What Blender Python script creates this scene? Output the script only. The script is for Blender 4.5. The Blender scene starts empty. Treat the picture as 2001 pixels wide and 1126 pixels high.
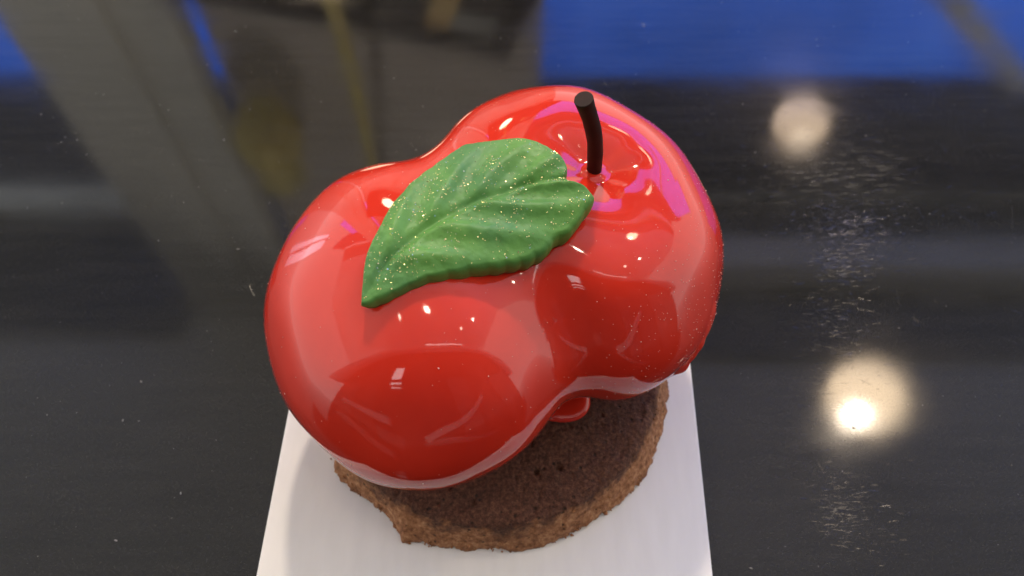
import bpy, bmesh, math, random
import numpy as np
from mathutils import Vector, Matrix, noise

random.seed(7)
RNG = np.random.default_rng(7)
sc = bpy.context.scene
COL = sc.collection

# ------------------------------------------------------------------ camera
cam_data = bpy.data.cameras.new("camera")
cam = bpy.data.objects.new("camera", cam_data)
COL.objects.link(cam)
cam.location = (0.00181, -0.07225, 0.16331)
cam.rotation_euler = (math.radians(90 - 57.8), 0, 0)
cam_data.sensor_width = 36
cam_data.lens = 26.9
cam_data.clip_start = 0.005
cam_data.clip_end = 50
cam_data.dof.use_dof = True
cam_data.dof.focus_distance = 0.132
cam_data.dof.aperture_fstop = 22.0
sc.camera = cam

# ------------------------------------------------------------------ world: even soft daylight of the shop interior
w = bpy.data.worlds.new("World")
sc.world = w
w.use_nodes = True
bg = w.node_tree.nodes["Background"]
bg.inputs[0].default_value = (1.0, 0.965, 0.92, 1)
bg.inputs[1].default_value = 1.5

sc.view_settings.view_transform = 'Standard'
sc.view_settings.look = 'None'
sc.view_settings.exposure = 0.12
sc.view_settings.gamma = 1.0
sc.view_settings.use_curve_mapping = False
sc.render.engine = 'CYCLES'
sc.cycles.use_denoising = True
sc.cycles.max_bounces = 6
sc.cycles.use_adaptive_sampling = True
sc.cycles.adaptive_threshold = 0.02
sc.cycles.sample_clamp_indirect = 12.0
sc.cycles.caustics_reflective = False
sc.cycles.caustics_refractive = False


# ------------------------------------------------------------------ helpers
def mesh_obj(name, verts, faces, mat=None, parent=None, smooth=False):
    me = bpy.data.meshes.new(name)
    me.from_pydata([tuple(v) for v in verts], [], faces)
    me.update()
    if smooth:
        me.polygons.foreach_set("use_smooth", [True] * len(me.polygons))
    o = bpy.data.objects.new(name, me)
    COL.objects.link(o)
    if mat:
        me.materials.append(mat)
    if parent:
        o.parent = parent
    return o


def bm_obj(name, bm, mat=None, parent=None, smooth=False):
    me = bpy.data.meshes.new(name)
    bm.normal_update()
    bm.to_mesh(me)
    bm.free()
    if smooth:
        me.polygons.foreach_set("use_smooth", [True] * len(me.polygons))
    o = bpy.data.objects.new(name, me)
    COL.objects.link(o)
    if mat:
        me.materials.append(mat)
    if parent:
        o.parent = parent
    return o


def empty(name, loc=(0, 0, 0)):
    o = bpy.data.objects.new(name, None)
    COL.objects.link(o)
    o.location = loc
    o.empty_display_size = 0.01
    return o


def tag(o, label=None, cat=None, group=None, kind=None):
    if label: o["label"] = label
    if cat: o["category"] = cat
    if group: o["group"] = group
    if kind: o["kind"] = kind
    return o


def add_box(bm, lo, hi, bevel=0.0):
    lo, hi = Vector(lo), Vector(hi)
    r = bmesh.ops.create_cube(bm, size=1.0)
    for v in r["verts"]:
        v.co = Vector([(lo[i] + hi[i]) / 2 + v.co[i] * (hi[i] - lo[i]) for i in range(3)])
    if bevel:
        ed = list({e for v in r["verts"] for e in v.link_edges})
        bmesh.ops.bevel(bm, geom=ed, offset=bevel, segments=2, affect='EDGES', profile=0.5)


def box_obj(name, lo, hi, mat, parent=None, bevel=0.0):
    bm = bmesh.new()
    add_box(bm, lo, hi, bevel)
    return bm_obj(name, bm, mat, parent)


def lathe(name, prof, mat, parent=None, seg=48, centre=(0, 0, 0), smooth=True):
    """prof: list of (radius, z)."""
    verts, faces = [], []
    for r_, z_ in prof:
        for k in range(seg):
            a = 2 * math.pi * k / seg
            verts.append((centre[0] + r_ * math.cos(a), centre[1] + r_ * math.sin(a), centre[2] + z_))
    for i in range(len(prof) - 1):
        for k in range(seg):
            k2 = (k + 1) % seg
            faces.append((i * seg + k, i * seg + k2, (i + 1) * seg + k2, (i + 1) * seg + k))
    faces.append(tuple(range(seg))[::-1])
    faces.append(tuple((len(prof) - 1) * seg + k for k in range(seg)))
    return mesh_obj(name, verts, faces, mat, parent, smooth)


def tube(name, pts, radii, mat, parent=None, seg=24, smooth=True):
    """swept tube through points with flat caps (slightly rounded edges)."""
    pts = [Vector(p) for p in pts]
    verts, faces = [], []
    n = len(pts)
    ref = Vector((1, 0, 0))
    for i, p in enumerate(pts):
        t = (pts[min(i + 1, n - 1)] - pts[max(i - 1, 0)]).normalized()
        a = (ref - t * ref.dot(t)).normalized()
        b = t.cross(a)
        for k in range(seg):
            an = 2 * math.pi * k / seg
            verts.append(p + (a * math.cos(an) + b * math.sin(an)) * radii[i])
    for i in range(n - 1):
        for k in range(seg):
            k2 = (k + 1) % seg
            faces.append((i * seg + k, i * seg + k2, (i + 1) * seg + k2, (i + 1) * seg + k))
    faces.append(tuple(range(seg))[::-1])
    faces.append(tuple((n - 1) * seg + k for k in range(seg)))
    return mesh_obj(name, verts, faces, mat, parent, smooth)


# ------------------------------------------------------------------ materials
class NT:
    def __init__(self, name):
        self.m = bpy.data.materials.new(name)
        self.m.use_nodes = True
        self.t = self.m.node_tree
        self.b = self.t.nodes["Principled BSDF"]
        self.out = self.t.nodes["Material Output"]

    def n(self, kind, **kw):
        nd = self.t.nodes.new(kind)
        for k, v in kw.items():
            if k.startswith("i_"):
                key = k[2:]
                key = int(key) if key.isdigit() else key.replace("_", " ")
                nd.inputs[key].default_value = v
            else:
                setattr(nd, k, v)
        return nd

    def l(self, a, b):
        self.t.links.new(a, b)

    def set(self, **kw):
        for k, v in kw.items():
            self.b.inputs[k.replace("_", " ")].default_value = v

    def coord(self, kind="Object"):
        return self.n("ShaderNodeTexCoord").outputs[kind]

    def ramp(self, fac, stops):
        r = self.n("ShaderNodeValToRGB")
        el = r.color_ramp.elements
        while len(el) < len(stops):
            el.new(0.5)
        for e, (p, c) in zip(el, stops):
            e.position = p
            e.color = c if len(c) == 4 else (*c, 1)
        self.l(fac, r.inputs[0])
        return r.outputs[0]

    def noise(self, vec, scale, detail=4, rough=0.5, dist=0.0):
        nd = self.n("ShaderNodeTexNoise")
        nd.inputs["Scale"].default_value = scale
        nd.inputs["Detail"].default_value = detail
        nd.inputs["Roughness"].default_value = rough
        nd.inputs["Distortion"].default_value = dist
        if vec is not None:
            self.l(vec, nd.inputs["Vector"])
        return nd.outputs["Fac"]

    def math(self, op, a, b=None, clamp=False):
        nd = self.n("ShaderNodeMath", operation=op, use_clamp=clamp)
        for i, x in enumerate((a, b)):
            if x is None: continue
            if isinstance(x, (int, float)): nd.inputs[i].default_value = x
            else: self.l(x, nd.inputs[i])
        return nd.outputs[0]

    def mapping(self, vec, scale=(1, 1, 1), rot=(0, 0, 0), loc=(0, 0, 0)):
        nd = self.n("ShaderNodeMapping")
        nd.inputs["Scale"].default_value = scale
        nd.inputs["Rotation"].default_value = rot
        nd.inputs["Location"].default_value = loc
        self.l(vec, nd.inputs["Vector"])
        return nd.outputs[0]

    def bump(self, h, strength, dist, normal=None):
        nd = self.n("ShaderNodeBump")
        nd.inputs["Strength"].default_value = strength
        nd.inputs["Distance"].default_value = dist
        self.l(h, nd.inputs["Height"])
        if normal is not None:
            self.l(normal, nd.inputs["Normal"])
        return nd.outputs[0]


def plain(name, col, rough=0.5, metal=0.0, nscale=20, amount=0.12):
    t = NT(name)
    t.set(Roughness=rough, Metallic=metal)
    f = t.noise(t.coord(), nscale, 5)
    c0 = tuple(x * (1 - amount) for x in col)
    c1 = tuple(min(1, x * (1 + amount)) for x in col)
    t.l(t.ramp(f, [(0.3, c0), (0.7, c1)]), t.b.inputs["Base Color"])
    return t.m


def emit(name, col, strength, base=(0.8, 0.8, 0.8)):
    t = NT(name)
    t.set(Base_Color=(*base, 1), Emission_Color=(*col, 1), Emission_Strength=strength, Roughness=0.4)
    return t.m


ANISO_ROT = 0.25


def mat_counter():
    t = NT("black_gloss_counter")
    co = t.coord()
    # very dark laminate with faint horizontal grain
    g = t.noise(t.mapping(co, (6, 60, 1)), 6, 5, 0.6)
    t.l(t.ramp(g, [(0.35, (0.0045, 0.0045, 0.0042)), (0.65, (0.0095, 0.0092, 0.0085))]), t.b.inputs["Base Color"])
    spk = t.n('ShaderNodeMix', data_type='RGBA', blend_type='ADD'); spk.inputs[0].default_value = 1
    t.l(t.b.inputs['Base Color'].links[0].from_socket, spk.inputs[6])
    t.l(t.ramp(t.noise(co, 3200, 2, 0.6), [(0.56, (0, 0, 0)), (0.75, (0.030, 0.030, 0.028))]), spk.inputs[7])
    t.l(spk.outputs[2], t.b.inputs['Base Color'])
    patch = t.ramp(t.noise(co, 22, 1), [(0.45, (0, 0, 0)), (0.66, (1, 1, 1))])
    fine = t.noise(co, 4500, 1)
    wav = t.noise(co, 14, 1)
    b1 = t.bump(wav, 0.18, 0.0004)
    b3 = t.bump(fine, 0.012, 0.00008, b1)
    t.l(b3, t.b.inputs["Normal"])
    sm = t.noise(t.mapping(co, (1, 1.6, 1)), 38, 2, 0.6)
    t.l(t.ramp(sm, [(0.35, (0.05,) * 3), (0.75, (0.11,) * 3)]), t.b.inputs["Roughness"])
    t.set(IOR=1.48)
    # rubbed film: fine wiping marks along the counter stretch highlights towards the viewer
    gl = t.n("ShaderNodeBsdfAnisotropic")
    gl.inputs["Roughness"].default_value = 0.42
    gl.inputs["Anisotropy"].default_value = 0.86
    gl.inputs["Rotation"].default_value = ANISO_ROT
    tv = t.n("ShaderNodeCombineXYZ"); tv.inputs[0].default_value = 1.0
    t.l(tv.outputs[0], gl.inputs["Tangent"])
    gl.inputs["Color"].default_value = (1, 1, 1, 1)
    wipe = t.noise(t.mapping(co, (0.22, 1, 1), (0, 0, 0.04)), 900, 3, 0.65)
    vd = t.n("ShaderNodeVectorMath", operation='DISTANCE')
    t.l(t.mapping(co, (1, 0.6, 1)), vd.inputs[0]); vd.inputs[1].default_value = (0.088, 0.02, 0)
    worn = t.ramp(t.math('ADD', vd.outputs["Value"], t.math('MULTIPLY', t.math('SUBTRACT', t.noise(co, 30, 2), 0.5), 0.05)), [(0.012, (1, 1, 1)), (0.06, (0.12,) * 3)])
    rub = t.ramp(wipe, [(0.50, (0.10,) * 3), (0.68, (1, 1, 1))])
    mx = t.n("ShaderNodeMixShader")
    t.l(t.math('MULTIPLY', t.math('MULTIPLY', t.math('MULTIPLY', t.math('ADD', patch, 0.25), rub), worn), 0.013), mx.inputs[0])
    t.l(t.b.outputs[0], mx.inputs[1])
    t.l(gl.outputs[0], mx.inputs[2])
    t.l(mx.outputs[0], t.out.inputs[0])
    return t.m


def mat_glaze():
    t = NT("red_mirror_glaze")
    co = t.coord()
    f = t.noise(co, 60, 3)
    t.l(t.ramp(f, [(0.25, (0.61, 0.025, 0.0115)), (0.75, (0.73, 0.038, 0.017))]), t.b.inputs["Base Color"])
    t.set(Roughness=0.055, IOR=1.54)
    b = t.bump(t.noise(co, 320, 2), 0.05, 0.0002)
    b = t.bump(t.noise(co, 2400, 2), 0.03, 0.00005, b)
    t.l(b, t.b.inputs["Normal"])
    return t.m


def mat_leaf():
    t = NT("green_sugar_leaf")
    co = t.coord()
    a = t.noise(co, 170, 5, 0.6)
    c = t.ramp(a, [(0.25, (0.085, 0.235, 0.042)), (0.55, (0.115, 0.30, 0.058)), (0.8, (0.15, 0.36, 0.078))])
    big = t.noise(co, 55, 2)
    mix = t.n("ShaderNodeMix", data_type='RGBA')
    mix.inputs[7].default_value = (0.07, 0.215, 0.075, 1)
    t.l(t.ramp(big, [(0.5, (0, 0, 0)), (0.7, (0.7,) * 3)]), mix.inputs[0])
    t.l(c, mix.inputs[6])
    t.l(mix.outputs[2], t.b.inputs["Base Color"])
    t.set(Roughness=0.45, IOR=1.38)
    b = t.bump(t.noise(co, 900, 4, 0.65), 0.35, 0.0002)
    b = t.bump(t.noise(co, 240, 3), 0.15, 0.0004, b)
    t.l(b, t.b.inputs["Normal"])
    return t.m


def mat_brownie():
    t = NT("chocolate_sponge")
    geo = t.n("ShaderNodeNewGeometry")
    co = t.coord()
    sep = t.n("ShaderNodeSeparateXYZ")
    t.l(co, sep.inputs[0])
    # crust colour: the baked top skin is darker than the cut side (property of the sponge, by radius)
    px = t.math('ADD', sep.outputs[0], 0.0025)
    py = t.math('SUBTRACT', sep.outputs[1], 0.0047)
    rad = t.math('SQRT', t.math('ADD', t.math('MULTIPLY', px, px), t.math('MULTIPLY', py, py)))
    rad = t.math('ADD', rad, t.math('MULTIPLY', t.math('SUBTRACT', t.noise(co, 260, 4, 0.6), 0.5), 0.005))
    mask = t.math('MULTIPLY', t.math('SUBTRACT', rad, 0.0366), 900, True)
    fine = t.noise(co, 1300, 4, 0.75)
    top = t.ramp(fine, [(0.34, (0.044, 0.016, 0.008)), (0.5, (0.090, 0.035, 0.019)), (0.68, (0.18, 0.08, 0.046))])
    side = t.ramp(t.noise(co, 700, 5, 0.7), [(0.34, (0.17, 0.066, 0.025)), (0.5, (0.33, 0.142, 0.06)), (0.68, (0.56, 0.30, 0.15))])
    mix = t.n("ShaderNodeMix", data_type='RGBA')
    t.l(mask, mix.inputs[0]); t.l(top, mix.inputs[6]); t.l(side, mix.inputs[7])
    # darker pores
    vo = t.n("ShaderNodeTexVoronoi")
    vo.inputs["Scale"].default_value = 600
    vo.inputs["Randomness"].default_value = 1
    t.l(co, vo.inputs["Vector"])
    pore = t.ramp(vo.outputs["Distance"], [(0.10, (0.25,) * 3), (0.26, (1, 1, 1))])
    gate = t.noise(co, 330, 2)
    pore_g = t.n("ShaderNodeMix", data_type='RGBA')
    t.l(t.ramp(gate, [(0.5, (0, 0, 0)), (0.56, (1, 1, 1))]), pore_g.inputs[0])
    pore_g.inputs[6].default_value = (1, 1, 1, 1)
    t.l(pore, pore_g.inputs[7])
    mul = t.n("ShaderNodeMix", data_type='RGBA', blend_type='MULTIPLY')
    mul.inputs[0].default_value = 1
    t.l(mix.outputs[2], mul.inputs[6]); t.l(pore_g.outputs[2], mul.inputs[7])
    t.l(mul.outputs[2], t.b.inputs["Base Color"])
    t.set(Roughness=0.72, IOR=1.4)
    b = t.bump(t.noise(co, 1500, 4, 0.7), 0.8, 0.0004)
    b = t.bump(pore_g.outputs[2], 0.8, 0.0004, b)
    t.l(b, t.b.inputs["Normal"])
    return t.m


def mat_board():
    t = NT("white_coated_card")
    co = t.coord()
    f = t.noise(t.mapping(co, (60, 14, 1)), 6, 4)
    t.l(t.ramp(f, [(0.3, (0.76, 0.755, 0.745)), (0.7, (0.80, 0.795, 0.785))]), t.b.inputs["Base Color"])
    t.set(Roughness=0.42, IOR=1.45)
    b = t.bump(t.noise(t.mapping(co, (3, 1, 1)), 160, 4), 0.06, 0.0003)
    t.l(b, t.b.inputs["Normal"])
    return t.m


M_COUNTER = mat_counter()
M_GLAZE = mat_glaze()
M_LEAF = mat_leaf()
M_BROWNIE = mat_brownie()
M_BOARD = mat_board()
M_STEM = plain("dark_chocolate", (0.024, 0.0095, 0.0065), 0.6, 0, 500, 0.3)
M_STEM.node_tree.nodes['Principled BSDF'].inputs['Specular IOR Level'].default_value = 0.22
M_GOLD = NT("gold_glitter"); M_GOLD.set(Base_Color=(1.0, 0.86, 0.42, 1), Metallic=1.0, Roughness=0.22); M_GOLD = M_GOLD.m
M_DUST = plain("pale_dust", (0.20, 0.195, 0.19), 0.8, 0, 800)
M_BUBBLE = plain("sugar_speck", (0.75, 0.42, 0.34), 0.3, 0, 800)
M_COLUMN = plain("grey_painted_column", (0.80, 0.79, 0.73), 0.6, 0, 3, 0.05)
M_GREYWALL = plain("warm_grey_wall", (0.66, 0.60, 0.55), 0.7, 0, 3, 0.06)
M_SOFFIT = plain("slate_blue_soffit", (0.29, 0.30, 0.36), 0.7, 0, 3, 0.06)
M_CEIL = plain("pale_grey_ceiling", (0.80, 0.795, 0.76), 0.8, 0, 1.5, 0.12)
M_PANEL = plain("slate_ceiling_panel", (0.34, 0.34, 0.33), 0.8, 0, 2, 0.08)
M_BEAM = plain("light_grey_beam", (0.92, 0.92, 0.89), 0.7, 0, 3, 0.05)
M_PALE_BAR = plain("dull_grey_tone", (0.42, 0.40, 0.38), 0.6, 0, 3, 0.1)
M_DARK = plain("dark_matte", (0.035, 0.028, 0.024), 0.6, 0, 5, 0.2)
M_BRASS = plain("aged_brass", (0.95, 0.74, 0.26), 0.5, 0.15, 12, 0.2)
M_CORD = plain("black_cord", (0.02, 0.02, 0.02), 0.6)
_bt = NT("lit_blue_acrylic_mottled")
_bt.set(Base_Color=(0.1, 0.2, 0.7, 1), Emission_Strength=3.3, Roughness=0.4)
_bt.l(_bt.ramp(_bt.noise(_bt.coord(), 3.0, 4, 0.6), [(0.3, (0.040, 0.16, 0.78)), (0.5, (0.05, 0.20, 1.0)), (0.7, (0.075, 0.26, 1.12))]), _bt.b.inputs["Emission Color"])
M_BLUE = _bt.m
M_DAY = emit("daylight_pane", (1.0, 0.97, 0.94), 3.6)
M_MOULDING_GLOW = emit("glowing_moulding_face", (0.96, 1.0, 1.0), 1.15, (0.4, 0.4, 0.4))
M_SIDE = emit("side_daylight", (0.92, 0.86, 1.0), 3.2)
M_STRIP = emit("strip_diffuser", (1.0, 0.93, 0.86), 5.0)
M_GLOBE = emit("lit_opal_glass", (1.0, 0.72, 0.46), 9.0)
M_BULB = emit("lit_bulb", (1.0, 0.86, 0.68), 220.0)

# ------------------------------------------------------------------ the counter and what it mirrors
counter = box_obj("counter_top", (-1.1, -0.55, -0.04), (1.1, 0.75, 0.0), M_COUNTER, None, 0.003)
tag(counter, kind="structure")

# the shop and added stand-ins round the counter, met only as mirror images in the counter and the glaze
tag(box_obj("soffit_wall", (-2.6, 1.62, 1.345), (2.6, 1.70, 1.9), M_SOFFIT), kind="structure")
tag(box_obj("ceiling", (-2.6, -1.6, 1.955), (2.6, 1.70, 2.0), M_CEIL), kind="structure")
tag(box_obj("ceiling_beam", (0.15, 1.24, 1.80), (2.4, 1.36, 1.952), M_BEAM, None, 0.01), kind="structure")
cove = empty("glowing_moulding", (-1.7, 1.58, 1.86))
tag(cove, "moulding with added glow mirrored as a pale bar left of the column", "moulding")
box_obj("diffuser", (-0.75, -0.035, 0.0), (0.75, 0.035, 0.03), M_MOULDING_GLOW, cove, 0.006)  # moulding face given its own glow so its mirror image reads brighter
box_obj("rail", (-0.76, -0.037, 0.031), (0.76, 0.037, 0.09), M_BEAM, cove, 0.004)
sw = empty("side_window", (-1.50, 1.02, -0.02)); tag(sw, kind="structure")
box_obj("pane", (0, -0.02, 0), (0.01, 0.10, 0.42), M_SIDE, sw)
box_obj("pane", (0, 0.13, 0), (0.01, 0.20, 0.45), M_SIDE, sw)
box_obj("frame", (-0.01, 0.101, -0.03), (0.02, 0.129, 0.48), M_COLUMN, sw)
tag(box_obj("partition_wall", (-0.640, 1.242, -0.05), (0.067, 1.34, 1.952), M_GREYWALL, None, 0.004), kind="structure")
for lo_, hi_ in (((-2.5, 1.08, 1.93), (-1.04, 1.53, 1.952)), ((0.10, 1.00, 1.93), (2.5, 1.232, 1.952)), ((0.10, 1.37, 1.93), (2.5, 1.61, 1.952))):
    tag(box_obj("ceiling_panel", lo_, hi_, M_PANEL, None, 0.004), kind="structure")
bm = bmesh.new()
add_box(bm, (-1.03, 1.20, -0.05), (-0.657, 1.238, 1.952), 0.006)
add_box(bm, (-0.885, 1.180, -0.05), (-0.80, 1.199, 1.80), 0.004)
add_box(bm, (-0.700, 1.175, -0.05), (-0.662, 1.199, 1.90), 0.008)
tag(bm_obj("column", bm, M_COLUMN), kind="structure")
bm = bmesh.new()
ring = []
for k in range(65):
    a_ = math.pi * k / 64
    cx_, sx_ = math.cos(a_), math.sin(a_)
    ring.append((0.55 + 1.75 * math.copysign(abs(cx_) ** 0.62, cx_), 0.55 + 0.98 * sx_ ** 0.62))
ring = [(2.30, -0.9)] + ring + [(-1.20, -0.9)]
f_ = [bm.verts.new((x_, -0.86, z_)) for x_, z_ in ring]
b_ = [bm.verts.new((x_, -0.95, z_)) for x_, z_ in ring]
bm.faces.new(f_); bm.faces.new(b_[::-1])
for k in range(len(ring)):
    bm.faces.new((f_[k], b_[k], b_[(k + 1) % len(ring)], f_[(k + 1) % len(ring)]))
bmesh.ops.recalc_face_normals(bm, faces=bm.faces[:])
stand_in = tag(bm_obj("photographer_stand_in", bm, M_DARK), kind="structure")  # added dark shape standing in for the photographer mirrored in the glaze
for k, tone in enumerate((0.09, 0.14, 0.20, 0.27, 0.35, 0.44, 0.55)):      # added rings, stepped paler outwards to soften the dark reflection's edge
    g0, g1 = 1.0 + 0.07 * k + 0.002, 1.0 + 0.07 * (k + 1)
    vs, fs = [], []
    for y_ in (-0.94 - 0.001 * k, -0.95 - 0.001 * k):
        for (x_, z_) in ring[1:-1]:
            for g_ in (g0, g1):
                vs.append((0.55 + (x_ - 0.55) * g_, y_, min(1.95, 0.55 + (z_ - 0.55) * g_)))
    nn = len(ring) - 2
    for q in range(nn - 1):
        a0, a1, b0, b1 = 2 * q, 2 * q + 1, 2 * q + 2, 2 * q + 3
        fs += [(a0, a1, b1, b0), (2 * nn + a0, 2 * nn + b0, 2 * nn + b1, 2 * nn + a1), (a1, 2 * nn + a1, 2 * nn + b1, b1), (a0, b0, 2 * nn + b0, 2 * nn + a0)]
    mesh_obj("soft_edge_band", vs, fs, plain("soft_edge_tone", (tone, tone * 0.95, tone * 0.9), 0.7, 0, 4, 0.1), stand_in)
for k, (x0_, x1_, z0_, z1_, tone) in enumerate([(-1.2, -0.78, -0.5, 0.62, 0.09), (-0.74, -0.46, -0.5, 1.15, 0.05), (-0.14, 0.22, 0.42, 1.3, 0.045), (0.28, 0.62, -0.4, 0.75, 0.10), (0.66, 1.25, -0.4, 1.05, 0.06), (1.3, 2.2, -0.4, 0.7, 0.11), (0.30, 0.60, 0.80, 1.45, 0.03), (-0.44, -0.16, -0.5, 0.05, 0.11)]):
    box_obj("panel", (x0_, -0.859, z0_), (x1_, -0.845, z1_), plain("reflection_breakup_tone", (tone, tone * 0.85, tone * 0.75), 0.5, 0, 6, 0.35), stand_in, 0.004)  # added tone patches that break up the dark reflection
sh = box_obj("added_pale_bar", (-0.95, -0.858, 0.10), (-0.28, -0.78, 0.17), M_PALE_BAR, None, 0.003)  # added bar, gives the glaze a pale band across the dark reflection
tag(sh, "pale bar added for the light band mirrored in the glaze", "added bar")
pl = box_obj("added_slanted_bar", (-0.035, -0.04, 0.0), (0.035, 0.0, 0.85), M_PALE_BAR, None, 0.003)  # added slanted bar, splits the pale reflection into patches
pl.location = (0.02, -0.80, 0.0); pl.rotation_euler = (0, math.radians(62), 0)
tag(pl, "slanted pale bar added to break up the mirrored band", "plank")
win = empty("window", (-0.30, -0.857, 0.75)); tag(win, kind="structure")
box_obj("pane", (-0.065, 0, 0), (0.065, 0.006, 0.26), M_DAY, win)
box_obj("pane", (-0.05, 0, -0.10), (0.085, 0.006, -0.065), M_DAY, win)
box_obj("pane", (-0.02, 0, -0.17), (0.09, 0.006, -0.15), M_DAY, win)
box_obj("frame", (-0.075, 0, -0.012), (0.075, 0.012, -0.001), M_DARK, win)
strip = empty("strip_light", (0.62, -0.80, 1.87))
tag(strip, "thin white strip light mirrored on the red glaze", "strip light")
box_obj("diffuser", (-0.47, -0.016, -0.01), (0.47, 0.016, 0.0), M_STRIP, strip)
box_obj("housing", (-0.48, -0.02, 0.0005), (0.48, 0.02, 0.034), M_COLUMN, strip)


def ceiling_spot(x, y, z, label, power, aim=None, watts=0, cone=70):
    t = empty("ceiling_spot", (x, y, z))
    tag(t, label, "spotlight", "ceiling spotlights")
    lathe("ring", [(0.046, -0.012), (0.062, -0.012), (0.062, 0.0), (0.046, 0.0)], M_COLUMN, t, 28)
    lathe("lens", [(0.001, -0.014), (0.044, -0.014), (0.045, -0.0125), (0.001, -0.0125)], emit("lit_spot_lens", (1.0, 0.84, 0.64), power), t, 24)
    if aim:
        ld = bpy.data.lights.new("fill_spot", 'SPOT')
        ld.energy = watts; ld.color = (1.0, 0.93, 0.84); ld.shadow_soft_size = 0.03
        ld.spot_size = math.radians(cone); ld.spot_blend = 0.8
        lo = bpy.data.objects.new("fill_spot", ld); COL.objects.link(lo); lo.parent = t
        lo.location = (0, 0, -0.05)
        lo.rotation_euler = (Vector(aim) - Vector((x, y, z - 0.05))).to_track_quat('-Z', 'Y').to_euler()
ceiling_spot(-0.45, -0.32, 1.954, "added spotlight brightening the grey column and wall", 20, (-0.42, 1.22, 0.95), 85, 62)  # added lamp lifting column and wall, placed so its mirror image stays out of frame
ceiling_spot(1.0, -0.32, 1.954, "added spotlight brightening the slanted bar", 20, (1.12, 1.40, 1.06), 60, 16)  # added lamp to brighten the otherwise unlit bar
ceiling_spot(0.2, -0.08, 1.954, "ceiling spotlight straight above the pastry", 60)
ceiling_spot(1.5, 0.05, 1.954, "ceiling spotlight to the side of the counter", 70)

blue = empty("lit_panel", (0, 1.56, 0.66))
tag(blue, "wide blue backlit panel mirrored along the top of the counter", "panel")
bp = box_obj("face", (-1.5, 0.0, 0.0), (2.3, 0.02, 0.665), M_BLUE, blue)
box_obj("trim", (-1.5, -0.004, -0.025), (2.3, 0.03, -0.002), M_COLUMN, blue)

strut = tube("slanted_strut", [(0.90, 1.40, 0.87), (1.30, 1.40, 1.21)], [0.030, 0.030], M_BEAM, None, 12)
tag(strut, "slanted grey bar mirrored across the blue panel", "bar")

# tilted dark picture hung in front of the partition wall
pic = empty("framed_picture", (-0.30, 1.17, 0.6))
tag(pic, "dark tilted framed picture mirrored behind the apple", "picture")
A = Vector((-0.0095, 1.16, 0.919)); ex = Vector((-0.66, 0, -0.163)); ez = Vector((0.16, 0, -0.40))
def pquad(name, u0, u1, v0, v1, y0, y1, mat, parent):
    vs = []
    for yy in (y0, y1):
        for (u_, v_) in ((u0, v0), (u1, v0), (u1, v1), (u0, v1)):
            q = A + ex * u_ + ez * v_
            vs.append(Vector((q.x, yy, q.z)) - pic.location)
    fs = [(0, 1, 2, 3), (7, 6, 5, 4), (0, 4, 5, 1), (1, 5, 6, 2), (2, 6, 7, 3), (3, 7, 4, 0)]
    return mesh_obj(name, vs, fs, mat, parent)
pquad("canvas", 0.04, 0.96, 0.06, 0.94, 1.172, 1.19, plain("dark_umber_print", (0.042, 0.024, 0.019), 0.5, 0, 9, 0.7), pic)
for a_ in ((0, 1, 0, 0.06), (0, 1, 0.94, 1), (0, 0.04, 0.063, 0.937), (0.96, 1, 0.063, 0.937)):
    pquad("frame", *a_, 1.16, 1.195, plain("dark_frame_wood", (0.045, 0.03, 0.026), 0.5), pic)
pquad("label", 0.07, 0.20, 0.10, 0.21, 1.168, 1.1715, plain("grey_label_card", (0.42, 0.43, 0.42), 0.7), pic)
pquad("highlight", 0.20, 0.275, 0.10, 0.34, 1.166, 1.1715, plain("painted_warm_glint", (0.9, 0.55, 0.25), 0.6, 0, 14, 0.4), pic)  # warm glint on the picture put in as a coloured patch

orn = lathe("wall_lantern", [(0.012, -0.13), (0.05, -0.12), (0.075, -0.05), (0.06, 0.02), (0.035, 0.06), (0.055, 0.09), (0.02, 0.12), (0.01, 0.15)], M_BRASS, None, 28, (-0.54, 1.12, 1.14))
tag(orn, "tarnished brass lantern mirrored next to the grey column", "lantern")


def pendant(x, y, z, r_, label, watts, hot=(0, 0), soft=0.03, globe=M_GLOBE):
    t = empty("pendant_lamp", (x, y, z))
    tag(t, label, "lamp", "pendant lamps over the counter")
    prof = [(r_ * math.sin(a), -r_ * 0.92 * math.cos(a)) for a in np.linspace(0.02, math.pi * 0.86, 22)]
    lathe("globe", prof, globe, t, 40)
    lathe("cap", [(r_ * 0.46, r_ * 0.82), (r_ * 0.44, r_ * 0.98), (r_ * 0.16, r_ * 1.12), (0.006, r_ * 1.3)], M_CORD, t, 28)
    tube("cord", [(0, 0, r_ * 1.3), (0, 0, 1.953 - z)], [0.003, 0.003], M_CORD, t, 8)
    ld = bpy.data.lights.new("pendant_light", 'SPOT')
    ld.energy = watts
    ld.color = (1.0, 0.84, 0.66)
    ld.shadow_soft_size = soft
    ld.spot_size = math.radians(75); ld.spot_blend = 0.5
    lo = bpy.data.objects.new("pendant_light", ld)
    COL.objects.link(lo)
    lo.parent = t
    c = Vector((x, y, z)); aim = (Vector((0.002, -0.072, -0.163)) - c).normalized()
    side = aim.cross(Vector((0, 0, 1))).normalized(); upv = side.cross(aim)
    lo.location = aim * (r_ + 0.03) + side * hot[0] + upv * hot[1]
    lo.rotation_euler = aim.to_track_quat('-Z', 'Y').to_euler()
    return t


pendant(0.784, 0.628, 1.40, 0.080, "warm globe lamp mirrored large beside the white board", 3.6, (-0.010, 0.040), 0.011, emit("lit_opal_glass_near", (1.0, 0.74, 0.47), 20.0))
pendant(0.809, 1.458, 1.40, 0.074, "warm globe lamp mirrored small near the blue panel", 0.22, (-0.02, 0.04), 0.03)
pendant(-0.035, 0.84, 1.02, 0.066, "warm globe lamp lighting the pastry from behind it", 27.0, (0, 0), 0.032)
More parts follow.
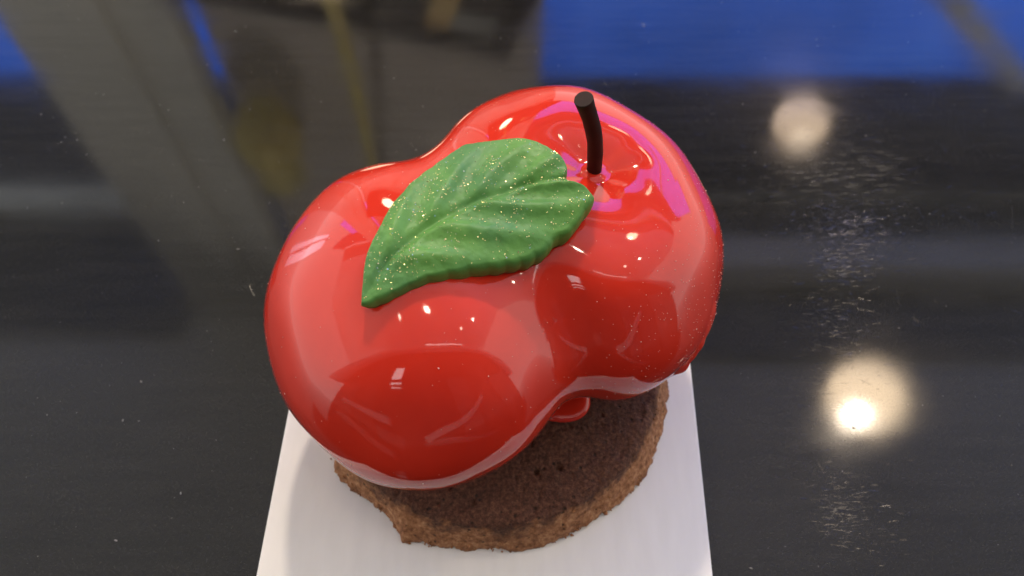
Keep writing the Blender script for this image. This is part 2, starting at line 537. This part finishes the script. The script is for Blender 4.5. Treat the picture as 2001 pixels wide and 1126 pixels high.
# brass rod mirrored in the counter; lit globe added for highlights on the glaze
rl = empty("rod_added_lamp", (-0.262, 0.88, 0.46))
tag(rl, "thin slanting brass rod mirrored beside the picture, with an added globe lamp", "lamp")
tube("rod", [(0, 0, 0.055), (0, 0, 0.10), (-0.008, 0.04, 0.18), (-0.022, 0.105, 0.34), (-0.043, 0.18, 0.54), (-0.063, 0.25, 0.76), (-0.076, 0.31, 0.96)],
     [0.013, 0.013, 0.013, 0.0125, 0.012, 0.011, 0.010], M_BRASS, rl, 16)
lathe("globe", [(0.05 * math.sin(a_), -0.05 * math.cos(a_)) for a_ in np.linspace(0.02, math.pi - 0.28, 18)], emit("lit_amber_globe", (1.0, 0.78, 0.52), 22.0), rl, 32)

# ------------------------------------------------------------------ white card under the cake
bm = bmesh.new()
pts = [(-0.0502, -0.056), (0.0418, -0.056), (0.0449, 0.049), (-0.0474, 0.052)]
bot = [bm.verts.new((x, y, 0.0004)) for x, y in pts]
top = [bm.verts.new((x, y, 0.0021)) for x, y in pts]
bm.faces.new(bot[::-1]); bm.faces.new(top)
for i in range(4):
    bm.faces.new((bot[i], bot[(i + 1) % 4], top[(i + 1) % 4], top[i]))
bmesh.ops.bevel(bm, geom=list(bm.edges), offset=0.00045, segments=2, affect='EDGES', profile=0.5)
board = bm_obj("cake_board", bm, M_BOARD)
tag(board, "white rectangular card under the brown cake disc", "cake board")

# ------------------------------------------------------------------ pastry
ZT = 0.0115                      # top of the sponge
pastry = empty("apple_pastry", (0, 0, 0.0021))
tag(pastry, "glossy red apple shaped pastry with green leaf on chocolate sponge disc", "pastry")
OFF = np.array([0, 0, 0.0021])

# --- sponge disc
def build_brownie():
    cx, cy = -0.0016, 0.0045
    tx, ty = -0.0025, 0.0047
    polar = [(-146, .0412), (-139, .0403), (-134, .0394), (-129, .0387), (-123, .0393), (-117, .0416), (-112, .0403), (-107, .0402), (-102, .0392), (-94, .0388), (-85, .0390), (-79, .0391), (-72, .0393), (-67, .0391),
             (-60, .0385), (-55, .0385), (-47, .0392), (-39, .0394), (-34, .0395), (-27, .0391), (-20, .0387), (-12, .0389), (-4, .0393), (5, .0388), (30, .0391), (60, .0389), (90, .0391), (120, .0388), (150, .0390), (180, .0391), (203, .0395), (214, .0412)]
    PITS = [(0.0068, -0.0208, 0.0006, 0.0014), (0.0114, -0.0198, 0.0007, 0.0014)] + [(RNG.uniform(-0.03, 0.03), RNG.uniform(-0.032, 0.02), RNG.uniform(0.0002, 0.0005), 0.0008) for _ in range(60)]
    an = np.array([p[0] for p in polar], float); rr = np.array([p[1] for p in polar])
    seg = 640
    verts, faces, rings = [], [], []
    # ring schedule: (blend 0 = bottom outline .. 1 = top outline, z, shrink)
    sched = [(0.0, 0.0023, -0.0006), (0.0, 0.0026, 0.0), (0.08, 0.0036, 0.0001), (0.2, 0.0048, 0.0), (0.36, 0.0060, 0.0), (0.52, 0.0072, 0.0), (0.70, 0.0084, 0.0), (0.86, 0.0096, 0.0), (1.0, 0.0106, 0.0), (1.0, 0.0113, -0.0005), (1.0, ZT, -0.0013)]
    for r_in in np.linspace(0.0355, 0.0006, 90)[1:]:
        sched.append((1.0, ZT, r_in - 0.0367))
    for bl, z, sh in sched:
        ring = []
        for k in range(seg):
            a = 2 * math.pi * k / seg - math.pi
            d = math.degrees(a)
            rb = np.interp(d, an, rr, period=360)
            rt = 0.0367
            R = rb * (1 - bl) + rt * bl + sh
            x0 = cx * (1 - bl) + tx * bl; y0 = cy * (1 - bl) + ty * bl
            x, y = x0 + R * math.cos(a), y0 + R * math.sin(a)
            edge = 1.0 if R > 0.034 else 0.0
            p = Vector((x, y, z))
            n1 = noise.fractal(p * 300, 0.6, 2.0, 5)
            n2 = noise.fractal(p * 1300 + Vector((7, 3, 1)), 0.8, 2.0, 3)
            if edge:
                amp = 0.0007 if bl < 0.1 else 0.00028
                dr = n1 * amp + n2 * 0.00014
                x += dr * math.cos(a); y += dr * math.sin(a)
                if 0 < bl < 1: z_ = z + n2 * 0.0002
                else: z_ = z
                if bl == 1.0: z_ += n1 * 0.0004 + n2 * 0.00015
            else:
                z_ = z + n1 * 0.00016 + n2 * 0.00010
                for hx, hy, hr, hd in PITS:
                    dd = ((x - hx) ** 2 + (y - hy) ** 2) / (hr * hr)
                    if dd < 4: z_ -= hd * math.exp(-dd * dd)
                # open pores in the crumb
                c = noise.noise(p * 600 + Vector((2, 9, 4)))
                if c > 0.45: z_ -= (c - 0.45) * 0.0022
            ring.append(len(verts)); verts.append((x, y, z_ - OFF[2]))
        rings.append(ring)
    for i in range(len(rings) - 1):
        A_, B_ = rings[i], rings[i + 1]
        for k in range(seg):
            k2 = (k + 1) % seg
            faces.append((A_[k], A_[k2], B_[k2], B_[k]))
    faces.append(tuple(rings[0])[::-1]); faces.append(tuple(rings[-1]))
    o = mesh_obj("sponge_base", verts, faces, M_BROWNIE, pastry, True)
    # loose crumbs clinging to the cut edge
    bm = bmesh.new()
    for _ in range(600):
        a = RNG.uniform(-math.pi, 0.5)
        low = RNG.random() < 0.75
        bl = RNG.uniform(0, 0.25) if low else RNG.uniform(0.25, 1.05)
        rb = np.interp(math.degrees(a), an, rr, period=360)
        R = rb * (1 - bl) + 0.0366 * bl + RNG.normal(0, 0.0002) - (0.0006 if bl > 1 else 0)
        x0 = cx * (1 - bl) + tx * bl; y0 = cy * (1 - bl) + ty * bl
        sz = float(RNG.lognormal(math.log(0.00022), 0.35))
        z = 0.0026 + (ZT - 0.0027) * min(bl, 1.0)
        M = Matrix.Translation((x0 + R * math.cos(a), y0 + R * math.sin(a), z - OFF[2])) @ Matrix.Rotation(RNG.uniform(0, 6), 4, 'Z') @ Matrix.Rotation(RNG.uniform(0, 6), 4, 'X') @ Matrix.Diagonal((1, float(RNG.uniform(.6, 1)), float(RNG.uniform(.5, .9)), 1))
        r = bmesh.ops.create_icosphere(bm, subdivisions=1, radius=sz, matrix=M)
        for v in r["verts"]: v.co += Vector(RNG.normal(0, sz * 0.22, 3))
    tag(bm_obj("crumbs", bm, M_BROWNIE, o), kind="stuff")
    return tag(o, "brown chocolate sponge disc with crumbly light edge")
build_brownie()

# --- two-lobed glazed body
PL = dict(c=(-0.01578, 0.00135, 0.0358), a=0.02858, h=0.02592, s=1.15429, an=0.24914)
PR = dict(c=(0.01271, 0.01936, 0.03625), a=0.02975, h=0.0266, s=1.18151, an=0.38144)
KS = 0.0065
DIMP = np.array([0.0168, 0.0200])
def sdf(P):
    def e(q_):
        q = P - np.array(q_["c"]); ca, sa = math.cos(q_["an"]), math.sin(q_["an"])
        x = q[:, 0] * ca + q[:, 1] * sa; y = -q[:, 0] * sa + q[:, 1] * ca
        return (np.sqrt((x / q_["a"]) ** 2 + (y / (q_["a"] * q_["s"])) ** 2 + (q[:, 2] / q_["h"]) ** 2) - 1) * min(q_["a"], q_["h"])
    a, b = e(PL), e(PR)
    h = np.clip(0.5 + 0.5 * (b - a) / KS, 0, 1)
    return b * (1 - h) + a * h - KS * h * (1 - h)


def dimple(P):
    """how far the glaze sinks round the stem (metres, positive down)."""
    dx, dy = P[:, 0] - DIMP[0], P[:, 1] - DIMP[1]
    rho = np.hypot(dx, dy); phi = np.arctan2(dy, dx)
    core = 0.0026 * np.exp(-(rho / 0.0066) ** 2) + 0.0040 * np.exp(-(rho / 0.0135) ** 2)
    env = np.exp(-((rho - 0.0065) / 0.0038) ** 2)
    rip = 0.00017 * env * (np.sin(3 * phi + 0.6) + 0.7 * np.sin(5 * phi + 2.1) + 0.35 * np.sin(9 * phi))
    core = core - 0.0009 * np.exp(-(rho / 0.0022) ** 4)      # glaze gathers round the stem
    up = np.clip((P[:, 2] - 0.045) / 0.012, 0, 1)
    return (core + rip) * up


def waves(P):
    s = np.zeros(len(P))
    for k, (fx, fy, fz, ph, am) in enumerate([(210, 130, 90, .3, .00016), (-120, 260, 160, 1.9, .00014), (330, -180, 240, 4.1, .00007), (90, 90, 410, 2.2, .00008), (520, 330, -300, .8, .00003)]):
        s += am * np.sin(P[:, 0] * fx + P[:, 1] * fy + P[:, 2] * fz + ph)
    return s


BUMPS = [((0.0405, 0.0040, 0.0290), 0.0030, 0.0017), ((0.0385, -0.0030, 0.0225), 0.0022, 0.0009), ((-0.0215, -0.0262, 0.0150), 0.0028, 0.0010), ((0.0330, -0.0095, 0.0200), 0.0035, 0.0006),
         ((-0.030, -0.0205, 0.0150), 0.0040, 0.0006)]
for k_ in range(26):          # folded seam of glaze on the far flank, ending in a bead
    f_ = k_ / 25
    BUMPS.append(((0.0390 - 0.0030 * f_, 0.0010 - 0.0085 * f_, 0.0408 - 0.0078 * f_), 0.0009, 0.00022 + 0.00008 * math.sin(k_ * 0.9)))
    BUMPS.append(((0.0402 - 0.0026 * f_, 0.0020 - 0.0085 * f_, 0.0375 - 0.0066 * f_), 0.0007, 0.00016))
BUMPS.append(((0.0352, -0.0078, 0.0312), 0.0021, 0.0017))
def surface(D_):
    c = np.array([(PL["c"][i] + PR["c"][i]) / 2 for i in range(3)])
    lo = np.zeros(len(D_)); hi = np.full(len(D_), 0.09)
    for _ in range(26):
        m = (lo + hi) / 2
        s = sdf(c + D_ * m[:, None]) < 0
        lo = np.where(s, m, lo); hi = np.where(s, hi, m)
    P = c + D_ * lo[:, None]
    e = 2e-5
    N = np.stack([sdf(P + np.eye(3)[i] * e) - sdf(P - np.eye(3)[i] * e) for i in range(3)], -1)
    N /= np.linalg.norm(N, axis=1)[:, None]
    P = P + N * waves(P)[:, None]
    for bc, bw, bh in BUMPS:
        d2 = ((P - np.array(bc)) ** 2).sum(1)
        P = P + N * (bh * np.exp(-d2 / bw ** 2))[:, None]
    # deep crease where the two lobes meet at the front
    ax_ = np.array([0.845, 0.534]); pe_ = np.array([0.534, -0.845])
    q_ = P[:, :2] - np.array([-0.0012, 0.0100])
    da_, fr_ = q_ @ ax_, q_ @ pe_
    g_ = 0.0017 * np.exp(-(da_ / 0.0055) ** 2) * np.clip((fr_ - 0.012) / 0.010, 0, 1)
    P = P - N * g_[:, None]
    P[:, 2] -= dimple(P)
    # sits flat on the sponge, rolled lip at the foot
    zf = ZT + 0.0002
    d = P[:, 2] - zf
    k = 0.0016
    P[:, 2] = zf + np.where(d > k, d, np.where(d < -k, 0, (d + k) ** 2 / (4 * k)))
    return P


bm = bmesh.new()
bmesh.ops.create_icosphere(bm, subdivisions=8, radius=1)
V = np.array([v.co[:] for v in bm.verts]); V /= np.linalg.norm(V, axis=1)[:, None]
P = surface(V) - OFF
for v, p in zip(bm.verts, P): v.co = p
body = bm_obj("glazed_body", bm, M_GLAZE, pastry, True)
tag(body, "shiny red two-lobed glazed apple body")

# little tongue of glaze that ran onto the sponge in the waist
bm = bmesh.new()
bmesh.ops.create_icosphere(bm, subdivisions=5, radius=1)
for v in bm.verts:
    d = v.co.copy()
    a = math.atan2(d.y, d.x)
    fr = 1 + 0.22 * math.sin(3 * a + 0.4) + 0.10 * math.sin(5 * a + 1.3)
    x = 0.0078 * d.x * fr; y = 0.0056 * d.y * fr
    z = 0.0017 * max(d.z, -0.15) * (1 + 0.15 * math.sin(500 * x + 300 * y))
    v.co = Vector((0.0145 + x, -0.0034 + y + 0.35 * x, ZT + z)) - Vector(OFF)
bm_obj("glaze_drip", bm, M_GLAZE, body, True)

# specks trapped in the glaze, thickest on the far flank
bm = bmesh.new()
cand = surface(np.array([[math.cos(t_) * math.cos(p_), math.sin(t_) * math.cos(p_), math.sin(p_)] for t_, p_ in zip(RNG.normal(-0.25, 0.33, 420), RNG.normal(0.22, 0.22, 420))]))
extra = surface(np.array([[math.cos(t_) * math.cos(p_), math.sin(t_) * math.cos(p_), math.sin(p_)] for t_, p_ in zip(RNG.uniform(-3.1, 3.1, 300), RNG.uniform(0, 1.2, 300))]))
for i, p in enumerate(np.concatenate([cand, extra])):
    r_ = float(RNG.uniform(0.00003, 0.00010)) * (1 if RNG.random() > 0.08 else 1.7)
    bmesh.ops.create_icosphere(bm, subdivisions=1, radius=r_, matrix=Matrix.Translation(Vector(p - OFF)))
tag(bm_obj("sugar_specks", bm, M_BUBBLE, body), kind="stuff")

# --- chocolate stem
sp = [(0.0169, 0.0203, 0.0520), (0.01685, 0.0203, 0.0550), (0.01675, 0.0204, 0.0580), (0.0166, 0.0205, 0.0610), (0.0163, 0.0205, 0.0640), (0.0157, 0.0204, 0.0670), (0.0149, 0.0202, 0.0700), (0.0140, 0.0199, 0.0728), (0.01345, 0.0197, 0.0746), (0.0134, 0.01968, 0.0748)]
sr = [0.00152, 0.00142, 0.00137, 0.00142, 0.00138, 0.00145, 0.00141, 0.00150, 0.00162, 0.00155]
stem = tube("stem", [np.array(p) - OFF for p in sp], sr, M_STEM, pastry, 32)
stem.data.polygons.foreach_set("use_smooth", [len(p.vertices) == 4 for p in stem.data.polygons])
tag(stem, "dark chocolate stem")

# --- sugar leaf
L_OUT = [(-0.02154, -0.01123), (-0.02145, -0.00803), (-0.02129, -0.00445), (-0.02062, -0.00144), (-0.01965, 0.00106), (-0.01811, 0.00607), (-0.017, 0.00821), (-0.01569, 0.01079), (-0.01334, 0.01407), (-0.01061, 0.01711), (-0.00701, 0.0208), (-0.00451, 0.02112), (-0.00093, 0.02108), (0.00258, 0.02092), (0.0055, 0.0197), (0.00813, 0.01769), (0.01017, 0.01549), (0.011, 0.01352), (0.01088, 0.01208), (0.01026, 0.01143)]
L_OUT2 = [(-0.02154, -0.01123), (-0.02052, -0.01134), (-0.01875, -0.01051), (-0.01575, -0.00893), (-0.0123, -0.00715), (-0.00948, -0.00613), (-0.00661, -0.00536), (-0.00341, -0.00448), (-0.00094, -0.00403), (0.00177, -0.00332), (0.00476, -0.00237), (0.00781, -0.00048), (0.00859, 0.0009), (0.01142, 0.00243), (0.01298, 0.00446), (0.01495, 0.00702), (0.01524, 0.00807), (0.01387, 0.00956), (0.01185, 0.01027), (0.01026, 0.01143)]
L_MID = [(-0.02154, -0.01123), (-0.01686, -0.00347), (-0.01127, 0.00231), (-0.00491, 0.00665), (0.00024, 0.00874), (0.00511, 0.01043), (0.01026, 0.01143)]
QC = (0.059463, -0.096722, 0.263328, -0.62871, 14.067941, -10.180507)
def leaf_z(x, y):
    return QC[0] + QC[1] * x + QC[2] * y + QC[3] * x * x + QC[4] * x * y + QC[5] * y * y


def resample(pts, n):
    pts = np.array(pts, float)
    # Catmull-Rom for a smooth outline
    dense = []
    q = np.vstack([2 * pts[0] - pts[1], pts, 2 * pts[-1] - pts[-2]])
    for i in range(1, len(q) - 2):
        p0, p1, p2, p3 = q[i - 1], q[i], q[i + 1], q[i + 2]
        for t in np.linspace(0, 1, 12, endpoint=False):
            dense.append(0.5 * (2 * p1 + (p2 - p0) * t + (2 * p0 - 5 * p1 + 4 * p2 - p3) * t * t + (3 * p1 - p0 - 3 * p2 + p3) * t ** 3))
    dense.append(pts[-1])
    d = np.array(dense)
    s = np.r_[0, np.cumsum(np.hypot(*np.diff(d, axis=0).T))]; s /= s[-1]
    u = np.linspace(0, 1, n)
    return np.stack([np.interp(u, s, d[:, 0]), np.interp(u, s, d[:, 1])], -1)


def build_leaf():
    nu, nv = 220, 34
    up, dn, md = resample(L_OUT, nu), resample(L_OUT2, nu), resample(L_MID, nu)
    TK = 0.0037
    taper = lambda u: 0.45 + 0.55 * min(1.0, u / 0.22) ** 0.8
    # serration of the rim
    def ser(arr, sgn):
        u = np.linspace(0, 1, nu)
        tan = np.gradient(arr, axis=0); tan /= np.linalg.norm(tan, axis=1)[:, None] + 1e-12
        nrm = np.stack([-tan[:, 1], tan[:, 0]], -1) * sgn
        saw = np.abs(np.sin(np.pi * (u * 17 + 0.25 * np.sin(u * 11))))
        amp = (0.00012 if sgn > 0 else 0.00030) * (0.8 + 0.2 * np.sin(u * 23 + 1))
        return arr + nrm * ((saw - 0.5) * amp * np.sin(np.pi * u) ** 0.5)[:, None]
    up, dn = ser(up, 1), ser(dn, -1)
    cols = []
    for j in range(-nv, nv + 1):
        s = abs(j) / nv
        e = up if j >= 0 else dn
        cols.append((j / nv, md * (1 - s) + e * s))
    verts, faces = [], []
    W = 2 * nv + 1
    topid = np.zeros((nu, W), int)
    for i in range(nu):
        u = i / (nu - 1)
        for jj, (s, arr) in enumerate(cols):
            x, y = arr[i]
            wd = np.linalg.norm(up[i] - dn[i])
            half = np.linalg.norm((up if s >= 0 else dn)[i] - md[i])
            dm = abs(s) * half                        # distance from the midrib
            z = leaf_z(x, y) + TK * taper(u)
            full = min(1.0, half / 0.006)
            # pillows between the side veins, sunken midrib
            ph = u * 4.9 + (-0.00 - dm * 95)
            ridge = 0.5 + 0.5 * math.cos(2 * math.pi * ph)
            z += 0.0008 * full * (ridge ** 1.5 - 0.45) * min(1, dm / 0.0022) * (1 - abs(s) ** 4)
            z -= 0.00075 * math.exp(-(dm / 0.0008) ** 2) * min(1, u * 6) * (1 - 0.7 * u ** 5)
            z += 0.00035 * math.sin(math.pi * min(1, abs(s))) * full
            # rounded rim
            ed = (1 - abs(s)) * half
            rr = 0.00045
            if ed < rr: z -= rr - math.sqrt(max(0, rr * rr - (rr - ed) ** 2))
            z += 0.00012 * noise.fractal(Vector((x, y, 0)) * 500, 0.8, 2.0, 3)
            topid[i, jj] = len(verts)
            verts.append(np.array([x, y, z]))
    for i in range(nu - 1):
        for j in range(W - 1):
            faces.append((topid[i, j], topid[i + 1, j], topid[i + 1, j + 1], topid[i, j + 1]))
    # rim loop, side wall and underside
    lu = [i / (nu - 1) for i in range(nu)] + [i / (nu - 1) for i in range(nu - 2, 0, -1)]
    loop = [topid[i, W - 1] for i in range(nu)] + [topid[i, 0] for i in range(nu - 2, 0, -1)]
    cen = np.mean([verts[k] for k in loop], 0)
    prev = loop
    for dz, ins in ((0.0009, -0.00008), (0.0018, 0.00002), (0.0027, 0.0002), (0.0038, 0.0006)):
        ring = []
        for k, uu in zip(loop, lu):
            v = verts[k].copy(); tp = taper(uu)
            dirn = v[:2] - cen[:2]; L = np.linalg.norm(dirn)
            v[:2] -= dirn / L * ins
            v[2] = leaf_z(*verts[k][:2]) + (TK - 0.0005 - dz * 0.95) * tp + 0.00010 * noise.noise(Vector(v) * 1500)
            ring.append(len(verts)); verts.append(v)
        n = len(loop)
        for a in range(n):
            b = (a + 1) % n
            faces.append((prev[a], ring[a], ring[b], prev[b]))
        prev = ring
    c = len(verts); verts.append(np.array([cen[0], cen[1], leaf_z(cen[0], cen[1]) - 0.0008]))
    for a in range(len(prev)):
        faces.append((prev[a], c, prev[(a + 1) % len(prev)]))
    o = mesh_obj("leaf", [v - OFF for v in verts], faces, M_LEAF, pastry, True)
    tag(o, "green sugar leaf dusted with gold glitter")
    bm2 = bmesh.new(); bm2.from_mesh(o.data)
    bmesh.ops.recalc_face_normals(bm2, faces=bm2.faces[:]); bm2.to_mesh(o.data); bm2.free()
    # glitter flakes resting on the upper face
    bm = bmesh.new()
    for _ in range(6500):
        i = int(RNG.integers(4, nu - 4)); j = int(RNG.integers(2, W - 2))
        cl = noise.noise(Vector(verts[topid[i, j]]) * 260)
        half = np.linalg.norm((up if j > nv else dn)[i] - md[i])
        if RNG.random() > (0.16 + 1.1 * max(0, cl + 0.1)) * min(1.0, half / 0.012): continue
        p = verts[topid[i, j]] + (verts[topid[i + 1, j]] - verts[topid[i, j]]) * RNG.random() + (verts[topid[i, j + 1]] - verts[topid[i, j]]) * RNG.random()
        r_ = float(RNG.choice([0.00005, 0.00007, 0.00009, 0.00013], p=[.42, .36, .17, .05]))
        M = Matrix.Translation(Vector(p - OFF) + Vector((0, 0, 0.00005))) @ Matrix.Rotation(RNG.normal(0, 0.5), 4, 'X') @ Matrix.Rotation(RNG.normal(0, 0.5), 4, 'Y')
        bmesh.ops.create_circle(bm, cap_ends=True, segments=6, radius=r_, matrix=M)
    tag(bm_obj("glitter", bm, M_GOLD, o), kind="stuff")
build_leaf()

# ------------------------------------------------------------------ dust on the counter
bm = bmesh.new()
for _ in range(1000):
    x, y = RNG.uniform(-0.15, 0.16), RNG.uniform(-0.05, 0.15)
    if -0.053 < x < 0.048 and -0.06 < y < 0.055: continue
    r_ = float(RNG.choice([0.00005, 0.00009, 0.00015, 0.00026], p=[.55, .32, .11, .02]))
    M = Matrix.Translation((x, y, r_ * 0.5)) @ Matrix.Rotation(RNG.uniform(0, 6.3), 4, 'Z') @ Matrix.Diagonal((float(RNG.uniform(0.7, 2.0)), 0.8, 0.5, 1))
    bmesh.ops.create_icosphere(bm, subdivisions=1, radius=r_, matrix=M)
tag(bm_obj("dust", bm, M_DUST), "fine pale dust specks scattered over the black counter", "dust", kind="stuff")

# ------------------------------------------------------------------ hairline scratches in the counter: fine V ridges that catch the lamps
verts, faces = [], []
def scratch(x, y, ang, length, wd, tilt):
    c, s_ = math.cos(ang), math.sin(ang)
    hgt = wd * 0.5 * math.tan(tilt)
    k = len(verts)
    for (l_, w_, z_) in ((-.5, -.5, 0), (.5, -.5, 0), (-.5, 0, 1), (.5, 0, 1), (-.5, .5, 0), (.5, .5, 0)):
        lx, wy = l_ * length, w_ * wd * (1 if z_ == 0 else 1)
        if z_: lx *= 0.8
        verts.append((x + lx * c - wy * s_, y + lx * s_ + wy * c, 0.00002 + z_ * hgt))
    faces.append((k, k + 1, k + 3, k + 2)); faces.append((k + 2, k + 3, k + 5, k + 4))
PATCHES = [(0.090, 0.048, 0.007, 0.006, 550), (0.087, 0.037, 0.004, 0.003, 260), (0.082, 0.020, 0.004, 0.006, 180), (0.073, -0.025, 0.004, 0.005, 280), (0.100, 0.055, 0.02, 0.008, 200), (0.083, 0.078, 0.02, 0.010, 60), (0.095, 0.01, 0.03, 0.04, 120)]
for px_, py_, sx_, sy_, n_ in PATCHES:
    for _ in range(n_):
        x, y = RNG.normal(px_, sx_), RNG.normal(py_, sy_)
        if -0.055 < x < 0.05 and -0.06 < y < 0.06: continue
        ang = RNG.normal(0.0, 0.16) if RNG.random() < 0.8 else RNG.uniform(0, 3.14)
        scratch(x, y, ang, float(RNG.lognormal(math.log(0.0011), 0.6)), float(RNG.uniform(0.00004, 0.00013)), math.radians(abs(RNG.normal(0, 8)) + 0.5))
for _ in range(26):
    scratch(RNG.uniform(0.06, 0.16), RNG.uniform(-0.055, 0.06), RNG.uniform(0, 3.14), float(RNG.uniform(0.003, 0.012)), 0.00007, math.radians(RNG.uniform(2, 16)))
for _ in range(300):
    x, y = RNG.uniform(-0.18, 0.2), RNG.uniform(-0.06, 0.2)
    if -0.055 < x < 0.05 and -0.06 < y < 0.06: continue
    scratch(x, y, RNG.uniform(0, 3.14), float(RNG.uniform(0.001, 0.005)), 0.00005, math.radians(RNG.uniform(1, 14)))
t_ = NT("scratched_lacquer"); t_.set(Base_Color=(0.006, 0.006, 0.006, 1), Roughness=0.2, IOR=1.6)
tag(mesh_obj("scratches", verts, faces, t_.m), "hairline scratches scuffed into the black counter", "scratches", kind="stuff")
